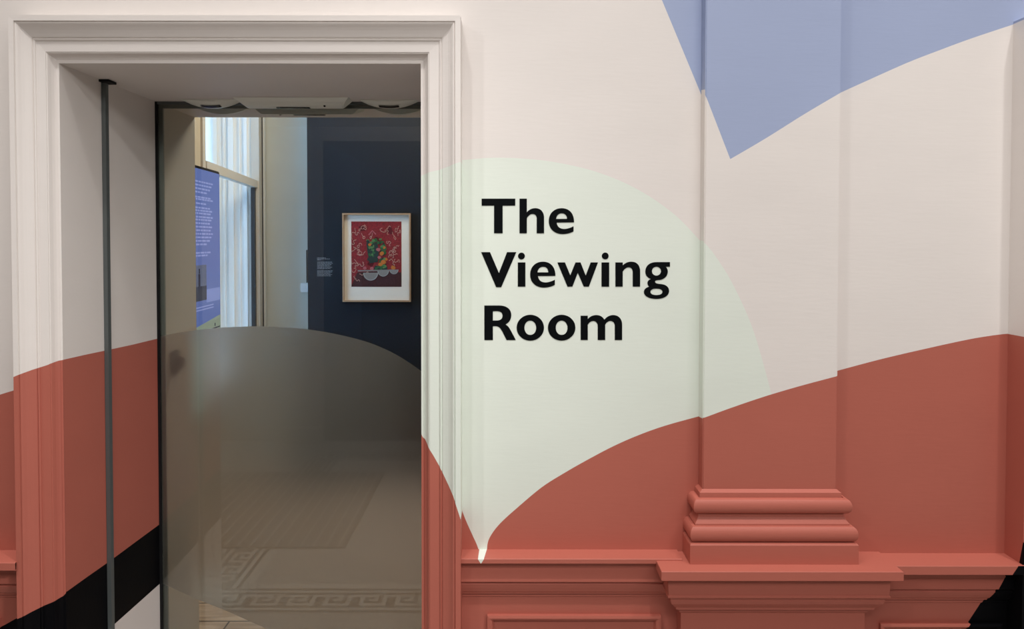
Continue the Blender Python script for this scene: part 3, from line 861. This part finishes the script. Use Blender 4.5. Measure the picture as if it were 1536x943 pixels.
o = link('sliding_channel', bm, M_WINDARK, win, recalc=True); o['label'] = 'dark vertical channel of the lower inner frame'
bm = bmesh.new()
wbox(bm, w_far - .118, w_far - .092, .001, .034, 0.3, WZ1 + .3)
o = link('black_edge_strip', bm, M_WINDARK, win, recalc=True); o['label'] = 'black vertical edge strip'  # solid black strip between inner frame and casing
bm = bmesh.new()
wbox(bm, w_far - .175, w_far - .120, .001, .045, 0.3, WZ1 + .3)
wbox(bm, w_far - .21, w_far - .180, .001, .028, 0.3, WZ1 + .3)
o = link('window_casing', bm, M_WINWHITE, win, recalc=True)
# outer sash
OS = -WT + .05
s_a, s_b = w_far + .05, w_near - .02
for (z0, z1, off) in ((rz0 - .02, WZ1 - .02, OS - .05), (WZ0 + .02, rz0 + .03, OS)):
    bm = bmesh.new()
    wbox(bm, s_a, s_a + .06, off, off + .045, z0, z1)
    wbox(bm, s_b - .06, s_b, off, off + .045, z0, z1)
    wbox(bm, s_a + .06, s_b - .06, off, off + .045, z0, z0 + .06)
    wbox(bm, s_a + .06, s_b - .06, off, off + .045, z1 - .05, z1)
    mid = 0.5 * (s_a + s_b)
    wbox(bm, mid - .014, mid + .014, off + .006, off + .04, z0 + .06, z1 - .05)
    zm = z0 + .45 * (z1 - z0)
    wbox(bm, s_a + .06, s_b - .06, off + .008, off + .038, zm - .012, zm + .012)
    sash = link('sash', bm, M_WINWHITE, win, recalc=True)
    bm = bmesh.new()
    wbox(bm, s_a + .055, s_b - .055, off + .02, off + .024, z0 + .055, z1 - .045)
    g = link('pane', bm, M_WINGLASS, sash, recalc=True)
# mouldings on the far side of the recess
bm = bmesh.new()
for (o0, o1, d) in ((-.06, -.085, .016), (-.115, -.125, .010), (-.16, -.20, .018), (-.225, -.24, .01), (-.28, -.31, .016)):
    wbox(bm, w_far + .0005, w_far + d, o1, o0, WZ0 + .005, WZ1 - .005)
link('shutter_moulding', bm, M_WINWHITE, win, recalc=True)
bm = bmesh.new()
cv = on_win(346, 400, -.20)
cs = wcoord(cv)[0]
for i in range(8):
    wbox(bm, cs - .004, cs + .004, -.204, -.196, WZ0 + .05 + i * .16, WZ0 + .05 + (i + 1) * .16)
link('sash_cord', bm, M_WINBEIGE, win, recalc=True)
bm = bmesh.new()
for zz, r in ((1.50, .022), (1.545, .016), (1.43, .02), (1.39, .024), (1.35, .018)):
    bmesh.ops.create_uvsphere(bm, u_segments=12, v_segments=8, radius=r, matrix=Matrix.Translation(Vector(WP(cs, -.20, zz)) - win.location) @ Matrix.Diagonal((.8, .8, 1.6, 1)))
link('cord_weight', bm, M_STEEL, win, smooth=True)
# pale building return outside the window
bm = bmesh.new()
v0 = WP(w_far - .25, -WT - .02, 0)
quad(bm, (WP(w_far + .02, -WT - .02, 0.0), WP(w_far + .02, -WT - .02, IN_Z + 1), WP(w_far + .02, -WT - .75, IN_Z + 1), WP(w_far + .02, -WT - .75, 0.0)))
quad(bm, (WP(w_far + .02, -WT - .75, 0.0), WP(w_far + .02, -WT - .75, IN_Z + 1), WP(w_far - .7, -WT - .75, IN_Z + 1), WP(w_far - .7, -WT - .75, 0.0)))
tag(link('wall_outside', bm, M_STONE), 'pale outside wall glimpsed through the window', 'wall', kind='structure')

# information screen in front of the window
sr = inX(331, 400, 3.85); sx1, sy1 = sr.x, sr.y
sdir = Vector((-(711 - 775) / FPX, -1, 0)).normalized()
SW = 0.56
stop = inX(331, 257.5, 3.85).z
SH = 1.22
scr = empty('information_screen', (sx1, sy1, 0)); tag(scr, 'upright blue information screen with white text standing before the window', 'screen')
scr.rotation_euler = (0, 0, math.atan2(sdir.y, sdir.x))
# local +X runs from far edge towards the doorway, the picture faces local +Y
def s_at(px_, py_):
    d = ray(px_, py_); n = Vector((-sdir.y, sdir.x, 0)); q = Vector((sx1, sy1, 0))
    t = (q - CAM).dot(n) / d.dot(n); v = CAM + d * t
    return ((Vector((v.x, v.y, 0)) - q).dot(sdir), v.z)
bm = bmesh.new(); box(bm, (0, -.045, stop - SH), (SW, -.002, stop), bevel=.004); link('casing', bm, M_SEAL, scr)
def screen_mat(name, col, e):
    return plain(name, col, rough=0.25, emit=e)
M_SC_B = screen_mat('screen_blue', (0.095, 0.135, 0.36, 1), 0.75)
M_SC_T = screen_mat('screen_text', (0.20, 0.235, 0.48, 1), 0.95)
M_SC_P = screen_mat('screen_picture_grey', (0.10, 0.12, 0.20, 1), 0.6)
M_SC_P2 = screen_mat('screen_picture_dark', (0.03, 0.035, 0.07, 1), 0.5)
M_SC_G = screen_mat('screen_green', (0.19, 0.23, 0.19, 1), 0.9)
M_SC_L = screen_mat('screen_pale_blue', (0.15, 0.19, 0.43, 1), 0.95)
bm = bmesh.new()
b0, b1, z0, z1 = .012, SW - .012, stop - SH + .02, stop - .014
def sq(s0, s1, za, zb, mi, lift=0.0): quad(bm, ((s1, .0005 + lift, za), (s0, .0005 + lift, za), (s0, .0005 + lift, zb), (s1, .0005 + lift, zb)), mi)
sq(b0, b1, z0, z1, 0)
line_y = [277, 282, 287, 292, 299, 302, 308, 314, 318, 322, 327, 331, 336, 341, 346, 351, 356, 361, 366, 378, 382]
for k, yy in enumerate(line_y):
    sL, zc = s_at(321, yy)
    sL0 = s_at(319 - (k * 7 % 5) * 1.1 - (8 if k in (3, 6, 18, 20) else 0), yy)[0]
    s = sL0
    while s < b1 - .05:
        w = random.uniform(.02, .055)
        sq(s, min(s + w, b1 - .04), zc - .0045, zc + .0035, 1, .0004)
        s += w + .007
pz1 = s_at(306, 397)[1]; pz0 = s_at(306, 450)[1]; pa = s_at(309.5, 420)[0]; pb = s_at(289.5, 420)[0]
sq(pa, pb, pz0, pz1, 2, .0004)
sq(pa, pb, pz0, pz0 + .07, 3, .0007)
fc = pa + .55 * (pb - pa)
sq(fc - .012, fc + .014, pz0 + .03, pz0 + .13, 3, .0010); sq(fc - .009, fc + .009, pz0 + .132, pz0 + .155, 3, .0010)
za = s_at(325, 448)[1]
f = quad(bm, ((b1, .001, z0), (b0, .001, z0), (b0, .001, s_at(330, 471)[1]), (b1, .001, s_at(270, 505)[1])), 4)
sq(b0, pa - .0, s_at(325, 450)[1], s_at(325, 431)[1], 5, .0004)
for yy in (456, 460): sq(s_at(320, yy)[0], b1 - .03, s_at(320, yy)[1] - .003, s_at(320, yy)[1] + .003, 1, .0007)
sq(s_at(330, 488)[0] + .003, s_at(319, 488)[0], s_at(325, 491)[1], s_at(325, 489.5)[1], 3, .0016)
sq(s_at(322, 488)[0] - .006, s_at(322, 488)[0] + .006, s_at(322, 488.5)[1], s_at(322, 484)[1], 3, .0016)
link('display', bm, [M_SC_B, M_SC_T, M_SC_P, M_SC_P2, M_SC_G, M_SC_L], scr)
bm = bmesh.new(); box(bm, (SW / 2 - .05, -.04, .02), (SW / 2 + .05, -.008, stop - SH + .05)); link('post', bm, M_HALLWALL, scr)
bm = bmesh.new(); box(bm, (SW / 2 - .2, -.045, .0), (SW / 2 + .2, .25, .02), bevel=.004); link('foot_plate', bm, M_HALLWALL, scr)

# dark display wall with framed picture
NVY = 5.4 - D
nx0 = onY(461, 300, NVY).x
bm = bmesh.new(); box(bm, (nx0, NVY, 0), (1.6, NVY + .10, IN_Z - .01))
nav = link('wall_display', bm, M_NAVY); tag(nav, 'dark navy display wall standing in the inner room', 'wall', kind='structure')
PY = NVY
def N_(x, y, off=0.0): v = onY(x, y, PY - off); return (v.x, v.z)
f0 = N_(513.2, 319.6, .035); f1 = N_(616.0, 452.6, .035)
pic = empty('framed_picture', ((f0[0] + f1[0]) / 2, PY, f1[1])); tag(pic, 'framed red still life of flowers and dishes hung on the navy wall', 'picture')
def pl(x, z, y): return (x - pic.location.x, y - pic.location.y, z - pic.location.z)
fw = .011
bm = bmesh.new()
def pbox(x0, x1, z0, z1, y0, y1, mi=0): box(bm, pl(x0, z0, y0), pl(x1, z1, y1), mi)
xa, xb, za, zb = f0[0], f1[0], f1[1], f0[1]
yo, yi = PY - .035, PY - .0005
pbox(xa, xa + fw, za, zb, yo, yi); pbox(xb - fw, xb, za, zb, yo, yi); pbox(xa + fw, xb - fw, zb - fw, zb, yo, yi); pbox(xa + fw, xb - fw, za, za + fw, yo, yi)
link('frame', bm, M_FRAMEWOOD, pic)
bm = bmesh.new(); pbox(xa + fw, xb - fw, za + fw, zb - fw, PY - .014, PY - .010)
link('mount', bm, M_MOUNT, pic)
i0 = N_(526.8, 332.0, .0145); i1 = N_(602.4, 430.0, .0145)
cols_ = {'red': (0.16, 0.005, 0.007), 'dark': (0.035, 0.005, 0.006), 'pale': (0.34, 0.19, 0.15), 'vase': (0.018, 0.030, 0.026), 'green': (0.022, 0.085, 0.028), 'lime': (0.07, 0.15, 0.05), 'pink': (0.30, 0.08, 0.09), 'orange': (0.36, 0.11, 0.02), 'grey': (0.17, 0.155, 0.145), 'maroon': (0.075, 0.005, 0.008), 'lgrey': (0.24, 0.22, 0.21)}
names = list(cols_)
pmats = []
for nme in names:
    if nme == 'red': pmats.append(paint('print_red', (*cols_['red'], 1), rough=.7, var=.85, bump=0, scale=260, brush=False))
    elif nme == 'dark': pmats.append(paint('print_dark', (*cols_['dark'], 1), rough=.7, var=.8, bump=0, scale=260, brush=False))
    else: pmats.append(plain('print_' + nme, (*cols_[nme], 1), rough=.7, spec=.2))
bm = bmesh.new()
IWm, IHm = i1[0] - i0[0], i0[1] - i1[1]
lay = [0]
def pt(u, v): return pl(i0[0] + u * IWm, i0[1] - v * IHm, PY - .0146 - lay[0])
def poly(pts, c):
    lay[0] += .00001
    f = bm.faces.new([bm.verts.new(pt(u, v)) for u, v in pts][::-1]); f.material_index = names.index(c)
def blob(u, v, ru, rv, c, n=12, j=0.15):
    poly([(u + ru * (1 + random.uniform(-j, j)) * math.cos(2*math.pi*k/n), v + rv * (1 + random.uniform(-j, j)) * math.sin(2*math.pi*k/n)) for k in range(n)], c)
poly([(0, 0), (1, 0), (1, 1), (0, 1)], 'red')
poly([(0.0, .985), (0.12, .78), (0.55, .76), (1, .78), (1, 1), (0, 1)], 'dark')
for k in range(5): blob(random.uniform(.2, .8), random.uniform(.08, .7), .06, .05, 'maroon', 9, .4)
for (cu_, cv_) in ((.08, .17), (.24, .25), (.12, .45), (.2, .52), (.82, .16), (.93, .22), (.78, .47), (.92, .5), (.95, .63), (.05, .72), (.12, .66), (.06, .83), (.42, .17), (.74, .2), (.28, .45), (.86, .44), (.07, .1), (.18, .14), (.1, .28), (.17, .36), (.05, .38), (.9, .1), (.72, .3), (.95, .36), (.82, .56), (.75, .6), (.22, .62), (.06, .58), (.16, .8), (.3, .08), (.62, .1)):
    a = random.uniform(0, 6.3); u, v = cu_, cv_
    for s in range(9):
        a += random.uniform(-1.9, 1.9); du, dv = .03 * math.cos(a), .023 * math.sin(a)
        nx_, ny_ = -dv * .17, du * .17
        u2, v2 = min(max(u + du, .012), .985), min(max(v + dv, .01), .985)
        poly([(u - nx_, v - ny_), (u2 - nx_, v2 - ny_), (u2 + nx_, v2 + ny_), (u + nx_, v + ny_)], 'pale'); u, v = u2, v2
poly([(.34, .20), (.42, .13), (.50, .19), (.49, .205), (.42, .15), (.36, .21)], 'pink')
poly([(.30, .34), (.52, .33), (.55, .45), (.53, .62), (.36, .64), (.33, .5)], 'vase')
for k in range(95):
    t = random.random()
    u, v = random.choice(((.42 + .2 * t, .27 + .07 * random.random()), (.58 + .1 * random.random(), .3 + .36 * t), (.45 + .28 * t, .66 + .08 * random.random()), (.33 + .12 * random.random(), .28 + .3 * t)))
    blob(u, v, random.uniform(.018, .04), random.uniform(.012, .026), random.choice(('green', 'green', 'lime', 'vase', 'vase')), 7, .35)
for (u, v, c, r) in ((.37, .355, 'orange', .036), (.54, .43, 'pink', .04), (.61, .49, 'orange', .042), (.56, .55, 'pink', .036), (.64, .62, 'orange', .05), (.58, .66, 'orange', .04), (.27, .71, 'pink', .036), (.41, .72, 'pink', .036), (.83, .705, 'orange', .05), (.66, .40, 'orange', .026), (.44, .29, 'lime', .03), (.7, .58, 'orange', .03)):
    blob(u, v, r, r * .72, c, 10, .22)
for (u, v, r) in ((.385, .835, .15), (.635, .80, .115), (.85, .785, .09)):
    poly([(u + r * math.cos(a * math.pi / 12), v - .05 + r * .80 * max(0, math.sin(a * math.pi / 12)) + .0) for a in range(13)] , 'lgrey')
    poly([(u + r * .86 * math.cos(a * math.pi / 12), v - .045 + r * .68 * math.sin(a * math.pi / 12)) for a in range(13)], 'grey')
poly([(.13, .745), (.92, .735), (.92, .752), (.13, .765)], 'grey')
link('print', bm, pmats, pic)
# wall text beside the picture
wt = empty('wall_text', ((N_(486, 400)[0]), PY, N_(486, 400)[1])); tag(wt, 'small block of pale caption text on the navy wall left of the picture', 'caption')
bm = bmesh.new()
for k, (yy, xe) in enumerate(((386.7, 488.5), (388.2, 494.5), (389.7, 481), (393, 498.5), (394.9, 499), (396.8, 497), (398.7, 495), (400.6, 498.5), (402.5, 496), (406, 499), (407.9, 498), (409.8, 495.5), (411.7, 498), (413.6, 496))):
    s = 475.8
    while s < xe:
        w = random.uniform(1.6, 4.6)
        a = N_(s, yy - .45, .001); b = N_(min(s + w, xe), yy + .4, .001)
        quad(bm, [Vector((q[0], PY - .0012, q[1])) - wt.location for q in ((a[0], b[1]), (b[0], b[1]), (b[0], a[1]), (a[0], a[1]))]); s += w + .55
link('text_lines', bm, M_PAPERWHITE, wt)

# white socket box and cable on the end wall
sw = onY(460.5, 431, FARY)
swi = empty('switch_box', (sw.x, FARY, sw.z)); tag(swi, 'small white switch box on the pale wall beside the navy wall', 'switch')
bm = bmesh.new(); box(bm, (-.045, -.03, -.037), (.045, -.0005, .037), bevel=.004); link('body', bm, M_WINWHITE, swi)
bm = bmesh.new(); box(bm, (-.018, -.034, -.012), (.002, -.0302, .012), bevel=.001); link('rocker', bm, M_WINWHITE, swi)
bm = bmesh.new(); box(bm, (-.002, -.010, .038), (.004, -.001, .30)); 
cb = link('cable', bm, M_SEAL, swi)

# ------------------------------------------------------------------ hall behind the camera (seen in the glass)
bm = bmesh.new()
FL = [M_TILE_PALE, M_TILE_LIGHT, M_TILE_DARK]
quad(bm, ((HX0, HY, 0), (HX1, HY, 0), (HX1, Y_GLASS, 0), (HX0, Y_GLASS, 0)), 0)
KEY = ["######..", "#....#..", "#.##.#..", "#..#.#..", "####.###"]
def fq(x0, x1, y0, y1, mi, z): quad(bm, ((x0, y0, z), (x1, y0, z), (x1, y1, z), (x0, y1, z)), mi)
BX0, BX1 = -1.49, 2.3
BY0, BY1 = HY + .33, -0.12
cw = 0.0205
bandw = 11 * cw
def border(swap, a0, a1, b, sgn):
    def q(u0, u1, v0, v1, mi, z):
        v0, v1 = sorted((b + sgn * v0, b + sgn * v1))
        if swap: fq(v0, v1, u0, u1, mi, z)
        else: fq(u0, u1, v0, v1, mi, z)
    q(a0, a1, 0, bandw, 2, .0004)
    q(a0, a1, 1 * cw, 2 * cw, 1, .0008)
    q(a0, a1, 9 * cw, 10 * cw, 1, .0008)
    n = int((a1 - a0) / (8 * cw)) + 1
    for k in range(n):
        for r, row in enumerate(KEY):
            c = 0
            while c < 8:
                if row[c] == '#':
                    c2 = c
                    while c2 < 8 and row[c2] == '#': c2 += 1
                    u0, u1 = a0 + (k * 8 + c) * cw, a0 + (k * 8 + c2) * cw
                    if u1 < a1: q(u0, u1, (3 + r) * cw, (4 + r) * cw, 1, .0008)
                    c = c2
                else: c += 1
border(False, BX0, BX1, BY1, -1)
border(False, BX0, BX1, BY0, 1)
border(True, BY0 + bandw, BY1 - bandw, BX0, 1)
border(True, BY0 + bandw, BY1 - bandw, BX1, -1)
fq(BX0 + bandw, BX1 - bandw, BY0 + bandw, BY1 - bandw, 1, .0004)
fq(BX0 + bandw + .05, BX1 - bandw - .05, BY0 + bandw + .05, BY1 - bandw - .05, 0, .0006)
tag(link('floor', bm, FL), 'mosaic floor with Greek key border, seen reflected in the glass', 'floor', kind='structure')
# ribbed entrance mat
mx0, mx1, my0, my1 = -2.5, -0.86, -2.10, -0.80
mat_o = empty('floor_mat', ((mx0 + mx1) / 2, (my0 + my1) / 2, 0)); tag(mat_o, 'dark ribbed floor mat on the mosaic, reflected in the frosted glass', 'mat')
bm = bmesh.new(); box(bm, (mx0 - mat_o.location.x, my0 - mat_o.location.y, .0012), (mx1 - mat_o.location.x, my1 - mat_o.location.y, .010)); link('pad', bm, M_MAT, mat_o)
bm = bmesh.new()
x = mx0 + .03
while x < mx1 - .02:
    box(bm, (x - mat_o.location.x, my0 + .01 - mat_o.location.y, .0102), (x + .012 - mat_o.location.x, my1 - .01 - mat_o.location.y, .0125)); x += .068
link('rib', bm, M_MATLINE, mat_o)

# opposite wall with a wide dark opening, side walls, ceiling
OX0, OX1, OZ = -1.50, 1.75, 2.47
bm = bmesh.new()
for (x0, x1, z0, z1) in ((HX0, OX0, 0, CEIL_Z), (OX1, HX1, 0, CEIL_Z), (OX0, OX1, OZ, CEIL_Z)):
    quad(bm, ((x0, HY, z0), (x0, HY, z1), (x1, HY, z1), (x1, HY, z0)))
DPT = 1.6  # recess coloured near black, standing in for the dim hall beyond
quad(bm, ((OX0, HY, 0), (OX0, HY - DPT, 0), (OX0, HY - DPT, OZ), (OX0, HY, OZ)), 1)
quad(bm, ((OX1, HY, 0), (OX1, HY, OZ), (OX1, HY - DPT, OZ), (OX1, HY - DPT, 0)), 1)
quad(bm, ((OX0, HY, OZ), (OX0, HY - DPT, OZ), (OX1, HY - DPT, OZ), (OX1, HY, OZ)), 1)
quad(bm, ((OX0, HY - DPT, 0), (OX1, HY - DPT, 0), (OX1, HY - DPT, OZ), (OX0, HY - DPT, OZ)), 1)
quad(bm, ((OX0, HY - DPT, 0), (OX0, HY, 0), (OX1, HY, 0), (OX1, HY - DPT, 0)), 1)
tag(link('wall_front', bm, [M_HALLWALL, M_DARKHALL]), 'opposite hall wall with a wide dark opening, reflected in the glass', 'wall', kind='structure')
bm = bmesh.new()
pp = [(.0, .80), (.07, .80), (.07, .765), (.05, .76), (.045, .72), (.03, .70), (.03, .14), (.05, .12), (.05, 0)]
for (x0, x1) in ((OX0 - .30, OX0 - .06), (OX1 + .06, OX1 + .30)):
    rr = [[bm.verts.new(q) for q in ((x0 - p, HY, z), (x0 - p, HY + .04 + p, z), (x1 + p, HY + .04 + p, z), (x1 + p, HY, z))] for p, z in pp]
    for a, b in zip(rr[:-1], rr[1:]):
        for i in range(3): bm.faces.new((a[i], b[i], b[i+1], a[i+1]))
    quad(bm, ((x0, HY + .05, .8), (x0, HY + .05, CEIL_Z), (x1, HY + .05, CEIL_Z), (x1, HY + .05, .8)))
tag(link('trim_8', bm, M_HALLWALL, recalc=True), 'pale pilasters on pedestals beside the opposite opening', 'pilaster', kind='structure')
for nm, X_, lab in (('wall_hall_left', HX0, 'left end wall of the hall'), ('wall_hall_right', HX1, 'right end wall of the hall')):
    bm = bmesh.new(); quad(bm, ((X_, HY, 0), (X_, 0, 0), (X_, 0, CEIL_Z), (X_, HY, CEIL_Z)))
    tag(link(nm, bm, M_HALLWALL), lab, 'wall', kind='structure')
bm = bmesh.new(); quad(bm, ((HX0, HY, CEIL_Z), (HX0, 0, CEIL_Z), (HX1, 0, CEIL_Z), (HX1, HY, CEIL_Z)))
tag(link('ceiling', bm, M_HALLCEIL), 'white ceiling of the hall', 'ceiling', kind='structure')

# ------------------------------------------------------------------ lights
def aim(o, target):
    o.rotation_euler = (Vector(target) - o.location).to_track_quat('-Z', 'Y').to_euler()
def area(name, loc, target, sx, sy, power, col=(1, .98, .962)):
    l = bpy.data.lights.new(name, 'AREA'); l.shape = 'RECTANGLE'; l.size = sx; l.size_y = sy; l.energy = power; l.color = col
    o = bpy.data.objects.new(name, l); COL.objects.link(o); o.location = loc; aim(o, target); return o
def spot(name, loc, target, power, ang=80, blend=.7, r=.05, col=(1, .98, .962)):
    l = bpy.data.lights.new(name, 'SPOT'); l.energy = power; l.color = col; l.spot_size = math.radians(ang); l.spot_blend = blend; l.shadow_soft_size = r
    o = bpy.data.objects.new(name, l); COL.objects.link(o); o.location = loc; aim(o, target); return o
for i, (lx, e) in enumerate(((-2.1, 185), (-0.7, 172), (0.6, 172), (1.9, 205))):
    spot('ceiling_spot_lamp', (lx, -1.65, 5.05), (lx, -.1, 0.45), e, ang=50, blend=1.0, r=.08)
for (lx, tx, tz, e, an) in ((-2.3, 1.0, 0.5, 74, 70), (0.5, -0.2, 0.0, 20, 78), (2.3, -1.2, 0.8, 235, 34)):
    spot('wall_spot_lamp', (lx, -2.8, 3.5), (tx, 0, tz), e, ang=an, blend=1.0, r=.10)
area('wall_fill_light', (0.85, -2.86, 2.90), (0.75, 0, 0.75), 2.8, 0.40, 34)  # added soft fill for the painted wall, no fixture
area('ceiling_panel_lamp', (0.1, -1.5, 5.12), (0.1, -1.5, 0), 4.6, 2.2, 70)
# inner room: weak ceiling lamp, daylight through the window
area('inner_ceiling_lamp', (-0.6, 2.55, 3.68), (-0.6, 2.55, 0), 1.4, 1.0, 90, (1, .90, .78))

w = bpy.data.worlds.new('overcast_sky'); scene.world = w; w.use_nodes = True
bg = w.node_tree.nodes['Background']; bg.inputs['Color'].default_value = (0.31, 0.60, 1.0, 1); bg.inputs['Strength'].default_value = 11.0

vs = scene.view_settings
vs.view_transform = 'Standard'; vs.look = 'None'; vs.exposure = 0.0; vs.gamma = 1.0; vs.use_curve_mapping = False
scene.cycles.use_adaptive_sampling = False; scene.cycles.max_bounces = 12; scene.cycles.transparent_max_bounces = 16; scene.cycles.glossy_bounces = 5; scene.cycles.transmission_bounces = 8; scene.cycles.diffuse_bounces = 6
